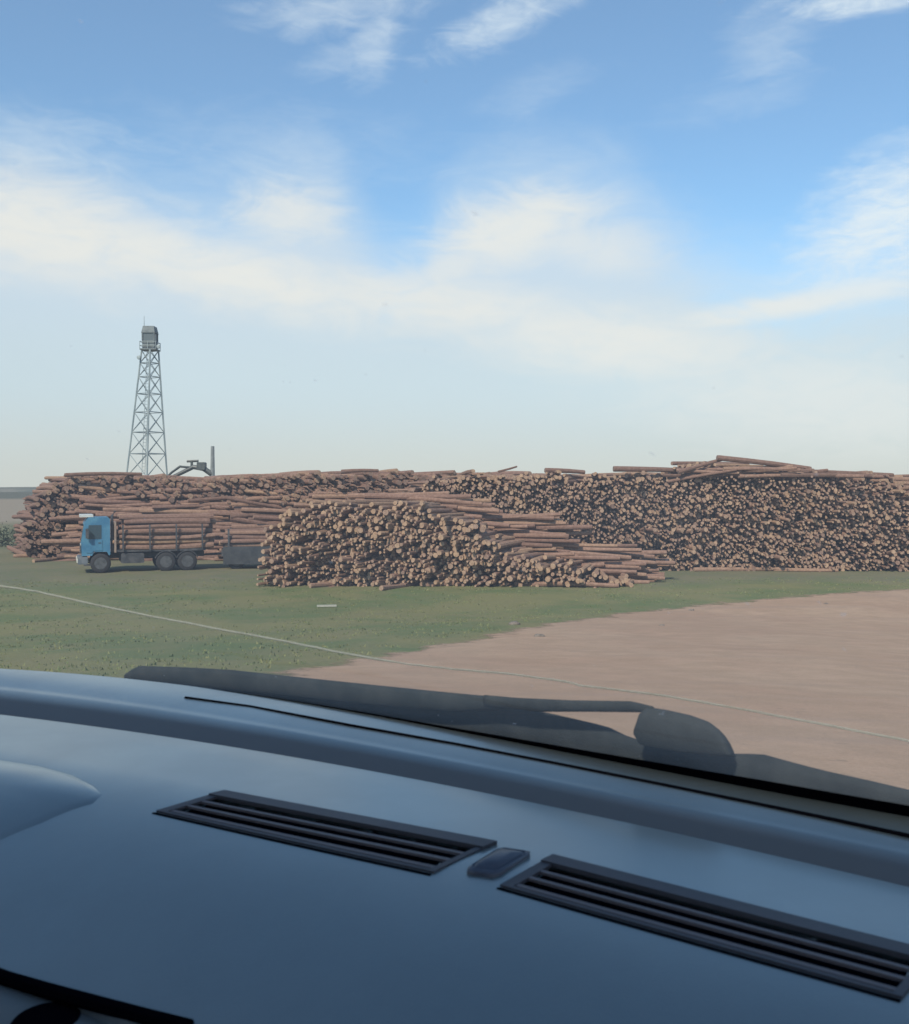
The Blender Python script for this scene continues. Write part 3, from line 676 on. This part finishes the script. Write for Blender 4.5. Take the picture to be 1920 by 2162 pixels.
def pad_z(s):                                        # height of the pad, s metres towards the occupant from the crisp fold
    return Z3 + .001*math.sin(min(s, .05)/.05*math.pi/2) - .008*s - .80*max(0, s-.15)**2
def dash_z(u, v):
    s = f3(u) - v
    return pad_z(max(s, 0))
def pad_pt(px, py):                                  # sight line meets the pad
    d = ray(px, py).normalized(); t = .3
    while t < 4:
        p = d*t
        if p.z <= dash_z(p.dot(U), p.dot(Vv)): return p.dot(U), p.dot(Vv)
        t += .0015
    return p.dot(U), p.dot(Vv)
def dash_fn(c1, c2, r1=.36, r2=.46):
    def f(b, p):
        g = b.n('ShaderNodeNewGeometry').outputs['Position']
        b.put(p.inputs['Base Color'], b.mix(b.mr(b.noise(g, 420, 3, .8), .62, .75, 0, .35), b.mix(b.mr(b.noise(g, 6, 6, .7), .3, .7), c1, c2), (.20, .19, .17)))
        b.put(p.inputs['Roughness'], b.mr(b.noise(g, 5, 4), .3, .7, r1, r2))
        bp = b.n('ShaderNodeBump'); bp.inputs['Strength'].default_value = .3; bp.inputs['Distance'].default_value = .0008
        b.put(bp.inputs['Height'], b.noise(g, 520, 3)); b.put(p.inputs['Normal'], bp.outputs[0])
    return f
M_DASH = mat('dashboard_vinyl', rough=.4, spec=1.0, fn=dash_fn((.062, .072, .082), (.078, .088, .098), .34, .48))
def add_fold_shade():                                     # glossy vinyl; matte band paints the dark interior reflection on the fold face
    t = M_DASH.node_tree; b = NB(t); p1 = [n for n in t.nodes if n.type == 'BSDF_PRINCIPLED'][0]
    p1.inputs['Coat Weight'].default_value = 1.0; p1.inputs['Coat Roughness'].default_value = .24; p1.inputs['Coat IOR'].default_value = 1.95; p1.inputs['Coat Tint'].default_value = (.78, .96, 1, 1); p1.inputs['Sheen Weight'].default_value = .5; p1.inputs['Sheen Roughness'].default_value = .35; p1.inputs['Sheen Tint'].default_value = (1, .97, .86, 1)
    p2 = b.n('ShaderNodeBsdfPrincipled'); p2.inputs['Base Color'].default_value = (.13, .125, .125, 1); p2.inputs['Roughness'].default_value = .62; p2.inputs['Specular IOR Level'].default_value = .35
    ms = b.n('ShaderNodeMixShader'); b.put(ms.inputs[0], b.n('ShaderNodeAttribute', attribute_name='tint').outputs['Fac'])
    t.links.new(p1.outputs[0], ms.inputs[1]); t.links.new(p2.outputs[0], ms.inputs[2]); t.links.new(ms.outputs[0], t.nodes['Material Output'].inputs[0])
add_fold_shade()
M_SLAT = mat('vent_slat', rough=.5, spec=.4, fn=dash_fn((.12, .10, .105), (.14, .115, .12), .45, .55))
M_TRIM = mat('vent_trim', rough=.5, spec=.35, fn=dash_fn((.060, .056, .066), (.07, .065, .075), .45, .55))
M_BLACK = mat('black_void', (.003, .003, .005), .95, spec=0.0); M_RUB = mat('black_rubber', rough=.6, spec=.3, fn=worn((.008, .009, .011), (.016, .017, .02), 30))
M_PLAS = mat('weathered_plastic', rough=.9, spec=.12, fn=worn((.018, .022, .024), (.034, .040, .042), 14, .2, 400))

# vents: four corners on the pad (front-left, front-right, rear-right, rear-left)
VENTS = [[(474, 1674), (1050, 1783), (916, 1845), (330, 1716)], [(1168, 1811), (1985, 2020), (1905, 2112), (1056, 1874)]]
VQ = [[pad_pt(*p) for p in q] for q in VENTS]
def bil(q, s, t):                                    # s along the vent, t from windscreen side to occupant side
    a = np.array(q[0])*(1-s)+np.array(q[1])*s; b_ = np.array(q[3])*(1-s)+np.array(q[2])*s
    sag = .0*math.sin(math.pi*s); r = a*(1-t)+b_*t; return r[0], r[1]+sag
def in_vent(u, v):
    for q in VQ:
        A0, B0, C0, D0 = [np.array(bil(q, s, t)) for s, t in ((.03, .2), (.97, .2), (.97, .86), (.03, .86))]
        P_ = np.array((u, v)); ok = True
        for a, b_ in ((A0, B0), (B0, C0), (C0, D0), (D0, A0)):
            if (b_[0]-a[0])*(P_[1]-a[1]) - (b_[1]-a[1])*(P_[0]-a[0]) > 0: ok = False; break
        if ok: return True
    return False
seam_px = [(-60, 2046), (0, 2066), (100, 2096), (212, 2127), (300, 2148), (400, 2175)]
SE = float(np.mean([f3(pad_pt(*p)[0]) - pad_pt(*p)[1] for p in seam_px]))
us = np.arange(-2.25, .75, .006); SP = np.linspace(0, SE, 99)
V = []; nrow = 0; rows_ = []
for w in np.linspace(0, 1, 12): rows_.append(('A', w))
for w in np.linspace(.06, 1, 14): rows_.append(('B', w))
for s in SP: rows_.append(('C', s))
for kind, w in rows_:
    for u in us:
        if kind == 'A': v = f0(u)*(1-w) + f2(u)*w; z = Z0 + .010*(1-w)**1.05 + .002*math.sin(math.pi*w)
        elif kind == 'B':
            a, c = f2(u), f3(u); v = a*(1-w)+c*w
            e = w*w*(3-2*w)*.5 + w*.5; e = 1-(1-w)**1.25 if w > .5 else w**1.5*1.2; z = Z0 + (Z3-Z0)*min(1, max(0, e))
            e = 1-(1-w)**1.0*(1-.0*w); e = min(1, max(0, (w-.06)/.94))**1.15; z = Z0 + (Z3-.003-Z0)*e
        else:
            v = f3(u)-w; z = pad_z(w)
            if in_vent(u, v): z -= .022
        V.append(C3(u, v, z))
nu = len(us); Fc = [[i*nu+k, (i+1)*nu+k, (i+1)*nu+k+1, i*nu+k+1] for i in range(len(rows_)-1) if not (rows_[i][0] == 'B' and rows_[i+1][0] == 'C') for k in range(nu-1)]
band_shade = [(0.0 if kd != 'B' else min(1.0, max(0.0, (w-.0)/.45))**1.5) for kd, w in rows_ for u in us]
dash = mesh_obj('dashboard', V, Fc, M_DASH, car, True, attr=band_shade)
# lower fascia below the pad lip, the dark seam between them
sl = SE; V = []
prof_l = [(.0, .0), (.004, -.006), (.006, -.006), (.02, -.006), (.07, -.012), (.1, -.035), (.12, -.08), (.12, -.2), (.09, -.34), (.02, -.62)]
seam = []; 
for (dv, dz_) in prof_l:
    for u in us[::6]: V.append(C3(u, f3(u)-sl-dv, pad_z(sl)+dz_))
nu2 = len(us[::6])
mesh_obj('fascia', V, [[i*nu2+k, (i+1)*nu2+k, (i+1)*nu2+k+1, i*nu2+k+1] for i in range(len(prof_l)-1) for k in range(nu2-1)], mat('fascia_plastic', rough=.45, fn=dash_fn((.085, .10, .105), (.10, .115, .12))), car, True)
sv = at_z(98, 2172, EYE.z + pad_z(SE) - .014); b = MB(); b.lathe_y((0, 0, 0), [(-.01, .03), (.004, .030), (.009, .026), (.010, .012)], Matrix.Translation(sv) @ Matrix.Rotation(math.pi/2, 4, 'X'), 24); side_v = b.build('round_vent', M_BLACK, car, True)
b = MB(); b.tube([C3(*pad_pt(x, y), 0) + Vector((0, 0, dash_z(*pad_pt(x, y))+.001)) for x, y in seam_px], .0065, 8); b.build('edge_seam', M_BLACK, dash)
b = MB()
open('/tmp/dbg', 'w').write(repr([round(f3(pad_pt(*p)[0])-pad_pt(*p)[1],3) for p in seam_px]))
# cowl-side seam line on the rear ledge
def strip(pix, z, w, h, name, m, par, zoff=0.0):
    b = MB(); Pp = [at_z(px, py, EYE.z+z) for px, py in pix]; b.tube(Pp, w, 6); return b.build(name, m, par)
groove_px = [(391, 1473), (529, 1492), (741, 1532), (960, 1571), (1172, 1612), (1383, 1654), (1595, 1697), (1760, 1731), (1930, 1767), (2100, 1803)]
strip(groove_px, Z0+.0068, .0022, .002, 'seam', M_BLACK, dash)
# instrument hood at the left
hc = C3(0, 0, 0); hu, hv_ = pad_pt(-60, 1700); pu, pv = pad_pt(222, 1682)
V = []; Fc = []; nr, nk = 14, 48; axu = abs(pu-hu)*1.0
hood_px = [(-420, 1560), (-200, 1572), (0, 1604), (90, 1618), (160, 1637), (205, 1660), (226, 1679), (205, 1698), (160, 1712), (90, 1742), (0, 1780), (-200, 1850), (-420, 1880)]
HP = [np.array(pad_pt(*p)) for p in hood_px]; cen = np.mean(HP, axis=0)
for i in range(nr+1):
    t = i/nr; k_ = 1-t
    for p in HP:
        q = cen + (p-cen)*k_; z = dash_z(q[0], q[1]) + .011*(1-k_**2.2) + (-.002 if i == 0 else 0); V.append(C3(q[0], q[1], z))
n_ = len(HP)
for i in range(nr):
    for k in range(n_): q = (k+1) % n_; Fc.append([i*n_+k, i*n_+q, (i+1)*n_+q, (i+1)*n_+k])
hood = mesh_obj('instrument_hood', V, Fc, M_DASH, car, True)
# vents
for q in VQ:
    def VP(s, t, dz_): 
        u, v = bil(q, s, t); return C3(u, v, dash_z(u, v)+dz_)
    def band(b, s0, s1, t0, t1, z0, z1, n=24):
        for i in range(n):
            a, c = s0+(s1-s0)*i/n, s0+(s1-s0)*(i+1)/n
            P8 = [VP(a, t0, z0), VP(c, t0, z0), VP(c, t1, z0), VP(a, t1, z0), VP(a, t0, z1), VP(c, t0, z1), VP(c, t1, z1), VP(a, t1, z1)]
            b.add(P8, [[4, 7, 6, 5], [0, 1, 5, 4], [2, 3, 7, 6]] + ([[3, 0, 4, 7]] if i == 0 else []) + ([[1, 2, 6, 5]] if i == n-1 else []))
    b = MB(); band(b, 0, 1, 0, .24, -.001, .0035); band(b, 0, 1, .955, 1.0, -.001, .002); band(b, 0, .035, .24, .955, -.001, .002, 2); band(b, .98, 1, .24, .955, -.001, .002, 2)
    ve = b.build('defroster_vent', M_TRIM, car)
    b = MB(); band(b, .02, .98, .2, .9, -.0075, -.0055); b.build('duct_shade', M_BLACK, ve)  # black sheet close under the slats paints the shade inside the well
    for t0, t1 in ((.42, .475), (.635, .69), (.86, .92)):
        b = MB(); band(b, .035, .98, t0, t1, -.0015, .0012); b.build('slat', M_SLAT, ve)
    b = MB(); band(b, .0, 1.0, 1.03, 1.06, -.001, .0008); b.build('edge_line', M_BLACK, ve)
# sensor between the vents
sp = [pad_pt(*p) for p in ((1058, 1796), (1128, 1806), (1048, 1856), (978, 1846))]
b = MB()
def spt(a, c, k_, dz_):
    cc = np.mean(sp, axis=0); r_ = (np.array(sp[0])*(1-a)+np.array(sp[1])*a)*(1-c) + (np.array(sp[3])*(1-a)+np.array(sp[2])*a)*c; r_ = cc+(r_-cc)*k_; return C3(r_[0], r_[1], dash_z(*r_)+dz_)
out_l = [(.12, 0), (.88, 0), (1, .12), (1, .88), (.88, 1), (.12, 1), (0, .88), (0, .12)]
ringsS = [(1.0, -.001), (1.0, .003), (.86, .005), (.8, .003), (.68, .006), (.4, .008)]
for k_, dz_ in ringsS: 
    for a, c in out_l: b.V.append(spt(a, c, k_, dz_))
for i in range(5):
    for k in range(8): q_ = (k+1) % 8; b.F.append([i*8+k, i*8+q_, (i+1)*8+q_, (i+1)*8+k])
b.F.append([40+k for k in range(8)]); b.build('light_sensor', mat('sensor_lens', rough=.3, fn=dash_fn((.05, .055, .08), (.06, .065, .09), .25, .35)), car, True)

# windscreen: ruled from the base line up and back over our heads
def glass_fn(b, p):
    nt_ = b.t; geo = b.n('ShaderNodeNewGeometry').outputs['Position']
    tr = b.n('ShaderNodeBsdfTransparent'); tr.inputs[0].default_value = (.92, .95, .93, 1)
    gl = b.n('ShaderNodeBsdfGlossy'); gl.inputs['Roughness'].default_value = .02; fr = b.n('ShaderNodeFresnel'); fr.inputs[0].default_value = 1.22
    df = b.n('ShaderNodeBsdfTranslucent'); df.inputs[0].default_value = (1, .90, .80, 1)
    m1 = b.n('ShaderNodeMixShader'); b.put(m1.inputs[0], b.mr(b.noise(geo, 3.5, 6, .6), .25, .8, .09, .135)); nt_.links.new(b.m('ADD', m1.inputs[0].links[0].from_socket, b.mr(b.noise(geo, 75, 2, .5), .74, .78, 0, .22)), m1.inputs[0]); nt_.links.new(tr.outputs[0], m1.inputs[1]); nt_.links.new(df.outputs[0], m1.inputs[2])
    m2 = b.n('ShaderNodeMixShader'); nt_.links.new(fr.outputs[0], m2.inputs[0]); nt_.links.new(m1.outputs[0], m2.inputs[1]); nt_.links.new(gl.outputs[0], m2.inputs[2])
    nt_.links.new(m2.outputs[0], nt_.nodes['Material Output'].inputs[0])
M_GLASS = mat('dusty_glass', fn=glass_fn)
RUN, RISE = .93, .78
def gpt(u, w):                                       # w 0 at the base, 1 at the top edge
    return C3(u, f0(u)+.004 - RUN*w, Z0+.006 + RISE*w + .03*math.sin(math.pi*w))
gu = np.linspace(-2.15, .62, 70); V = []; gw = np.linspace(-.02, 1, 30)
for w in gw:
    for u in gu: V.append(gpt(u, w))
ws = mesh_obj('windscreen', V, [[i*70+k, i*70+k+1, (i+1)*70+k+1, (i+1)*70+k] for i in range(29) for k in range(69)], M_GLASS, car, True)
def glass_hit(px, py):
    d = ray(px, py).normalized(); lo, hi = .1, 4.0
    def side(t):
        p = d*t; u, v, z = p.dot(U), p.dot(Vv), p.z; w = (f0(u)+.004-v)/RUN
        return z - (Z0+.006 + RISE*w + .03*math.sin(math.pi*min(max(w, 0), 1)))
    for i in range(50):
        m = (lo+hi)/2
        if side(m) < 0: lo = m
        else: hi = m
    return EYE + d*(lo-.002)
crack_px = [(-120, 1222), (0, 1237), (78, 1249), (176, 1271), (317, 1301), (494, 1334), (600, 1354), (741, 1382), (868, 1403), (960, 1413), (1076, 1423), (1200, 1440), (1224, 1447), (1410, 1470), (1560, 1496), (1700, 1522), (1901, 1561), (2000, 1582)]
cp = []
for (a, c) in zip(crack_px[:-1], crack_px[1:]):
    for t in (0, .25, .5, .75): cp.append(glass_hit(a[0]+(c[0]-a[0])*t, a[1]+(c[1]-a[1])*t + random.uniform(-.6, .6)))
def crack_fn(b, p):
    g = b.n('ShaderNodeNewGeometry').outputs['Position']; t = b.n('ShaderNodeBsdfTransparent'); ms = b.n('ShaderNodeMixShader')
    b.put(ms.inputs[0], b.mr(b.noise(g, 14, 5, .7), .3, .5, .6, 1.0)); b.t.links.new(t.outputs[0], ms.inputs[1]); b.t.links.new(p.outputs[0], ms.inputs[2]); b.t.links.new(ms.outputs[0], b.t.nodes['Material Output'].inputs[0])
b = MB(); b.tube(cp, [.0015 if i < len(cp)*.45 else .0009 for i in range(len(cp))], 5); ck = b.build('crack', mat('glass_crack', (1, .90, .66), .4, fn=crack_fn), ws); ck['label'] = 'long thin pale crack running across the windscreen'
# black painted edge at the foot of the glass, widening to the right
V = []; fu = np.linspace(-2.1, .6, 90)
for u in fu:
    wd = float(np.interp(u, [-2.1, -1.3, -.75, -.3, .6], [.004, .004, .010, .023, .027]))
    V += [gpt(u, -.02)-Vv*.0015, gpt(u, wd)-Vv*.0015]
mesh_obj('black_border', V, [[2*i, 2*i+2, 2*i+3, 2*i+1] for i in range(89)], M_BLACK, ws)

# cowl, wiper: sit just outside the foot of the glass
def out_pt(px, py, k=1.06):
    lo, hi = 0, 0; y0 = float(np.interp(px, [p[0] for p in base_px], [p[1] for p in base_px])); 
    if px > 1920: y0 = 1721+(px-1920)*.175
    t = ((Z0+.010)/ray(px, y0).normalized().z); d = ray(px, y0).normalized(); hz = d*t; dist = math.hypot(hz.x, hz.y)*k
    r_ = ray(px, py).normalized(); return EYE + r_*(dist/math.hypot(r_.x, r_.y))
def slab(top, bot, k, thick, name, m, par, nn=60, rnd=.35):
    x0, x1 = top[0][0], top[-1][0]; V = []
    for i in range(nn+1):
        px = x0+(x1-x0)*i/nn; yt = float(np.interp(px, [p[0] for p in top], [p[1] for p in top])); yb = float(np.interp(px, [p[0] for p in bot], [p[1] for p in bot]))
        T, Bt = out_pt(px, yt, k), out_pt(px, yb, k); hgt_ = T-Bt
        dn = Vector((0, 0, -.32)); V += [Bt, Bt+hgt_*.7, T-hgt_*.06+(Vv+dn)*thick*.12, T+(Vv+dn)*thick*.4, T-hgt_*.1+(Vv+dn)*thick*.85, Bt+hgt_*.4+(Vv+dn)*thick, Bt+(Vv+dn)*thick]
    Fc = [[i*7+k_, i*7+(k_+1) % 7, (i+1)*7+(k_+1) % 7, (i+1)*7+k_] for i in range(nn) for k_ in range(7)] + [list(range(7))[::-1], [nn*7+k_ for k_ in range(7)]]
    return mesh_obj(name, V, Fc, m, par, True)
low = [(x, y+14) for x, y in base_px] + [(2300, 1800)]
cowl_top = [(330, 1436), (500, 1440), (700, 1455), (900, 1474), (1050, 1489), (1150, 1503), (1277, 1532), (1330, 1558), (1400, 1575), (1530, 1590), (1570, 1590), (1615, 1592), (1650, 1603), (1730, 1624), (1830, 1646), (1920, 1667), (2300, 1750)]
slab(cowl_top, low, 1.08, .02, 'cowl_panel', M_PLAS, car)
blade_top = [(262, 1422), (286, 1404), (380, 1407), (476, 1412), (635, 1429), (800, 1446), (960, 1462), (1087, 1473), (1128, 1480)]
blade_bot = [(262, 1434), (400, 1446), (560, 1462), (760, 1484), (960, 1500), (1128, 1490)]
wiper_p = slab(blade_top, blade_bot, 1.05, .022, 'wiper_blade', mat('wiper_rubber', rough=.85, spec=.15, fn=worn((.016, .022, .025), (.03, .036, .038), 20)), car)
slab([(1020, 1466), (1087, 1472), (1200, 1477), (1330, 1479), (1375, 1490)], [(1020, 1488), (1119, 1500), (1240, 1500), (1351, 1501), (1375, 1512)], 1.045, .015, 'wiper_arm', M_PLAS, car, 30)
slab([(1338, 1540), (1346, 1504), (1362, 1490), (1400, 1496), (1450, 1507), (1490, 1521), (1515, 1540), (1530, 1565), (1537, 1586)], [(1338, 1550), (1350, 1572), (1420, 1584), (1500, 1592), (1537, 1594)], 1.04, .03, 'wiper_pivot_cap', M_PLAS, car, 40)
# shell of the cabin: headliner, pillars, doors, rear, bonnet, wheels
M_LINER = mat('headliner', rough=.9, fn=worn((.52, .50, .47), (.58, .56, .53), 30)); M_BODY = mat('car_paint', rough=.3, fn=worn((.10, .12, .14), (.12, .14, .16), 2))
def cbox(b, u0, u1, v0, v1, z0, z1): b.frame_box(C3((u0+u1)/2, (v0+v1)/2, (z0+z1)/2), U*(u1-u0)/2, Vector((0, 0, (z1-z0)/2)), Vv*(v1-v0)/2)
VT = min(f0(-2.1), f0(.6)) - RUN; zr = Z0 + RISE + .01
V = []; 
for (dv, dz_) in ((0, 0), (-.5, .08), (-1.2, .1), (-2.2, .06), (-2.6, -.1)):
    for u in gu: 
        p = gpt(u, 1.0) - EYE; k_ = min(1, -dv/.5); v = p.dot(Vv)*(1-k_) + (.35)*k_ + dv + .005*(1-k_); V.append(C3(u, v, p.z+dz_))
rf = [[i*70+k, i*70+k+1, (i+1)*70+k+1, (i+1)*70+k] for i in range(4) for k in range(69)]
ro = mesh_obj('roof', V, rf, M_LINER, car, True); md = ro.modifiers.new('s', 'SOLIDIFY'); md.thickness = .04; md.offset = 1
for u in (-2.17, .64):
    b = MB(); b.tube([gpt(u, w) for w in (-.02, .3, .6, 1.0)], .035, 8); b.build('pillar', M_LINER, car)
    f0u = f0(u); uu = u+(-.03 if u < 0 else .03)
    b = MB(); cbox(b, uu-.05, uu+.05, -2.2, f0u, -1.25, -.32); b.build('door', M_BODY, car)
    b = MB(); cbox(b, uu-.05, uu+.05, -.55, -.42, -.32, zr+.06); cbox(b, uu-.05, uu+.05, -2.2, -1.6, -.32, zr+.03); b.build('door_pillar', M_LINER, car)
b = MB(); cbox(b, -2.2, .7, -2.3, -2.2, -1.25, .1); b.build('rear_panel', M_BODY, car)
b = MB(); cbox(b, -2.15, .62, -2.2, min(f0(-2.1), f0(.6)), -1.30, -1.22); b.build('cabin_floor', M_DARK, car)
V = []
for j, (dv, dz_) in enumerate(((.09, -.06), (.3, -.22), (.6, -.45), (.8, -.75), (.82, -1.2))):
    for u in gu: V.append(C3(u, f0(u)*(.35 if j > 2 else .7 if j > 1 else 1) + (f0(-.75)*(.65 if j > 2 else .3 if j > 1 else 0)) + dv, Z0+dz_))
mesh_obj('bonnet', V, [[i*70+k, i*70+k+1, (i+1)*70+k+1, (i+1)*70+k] for i in range(4) for k in range(69)], M_BODY, car, True)
for v in (1.25, -1.5):
    for u in (-2.05, .55):
        c = C3(u, v, 0); M = Matrix.Translation((c.x, c.y, float(hgt(c.x, c.y)))) @ Matrix.Rotation(-CA-math.pi/2, 4, 'Z') @ Matrix.Identity(4)
        wheel(car, 0, 0, .33, M, .22)
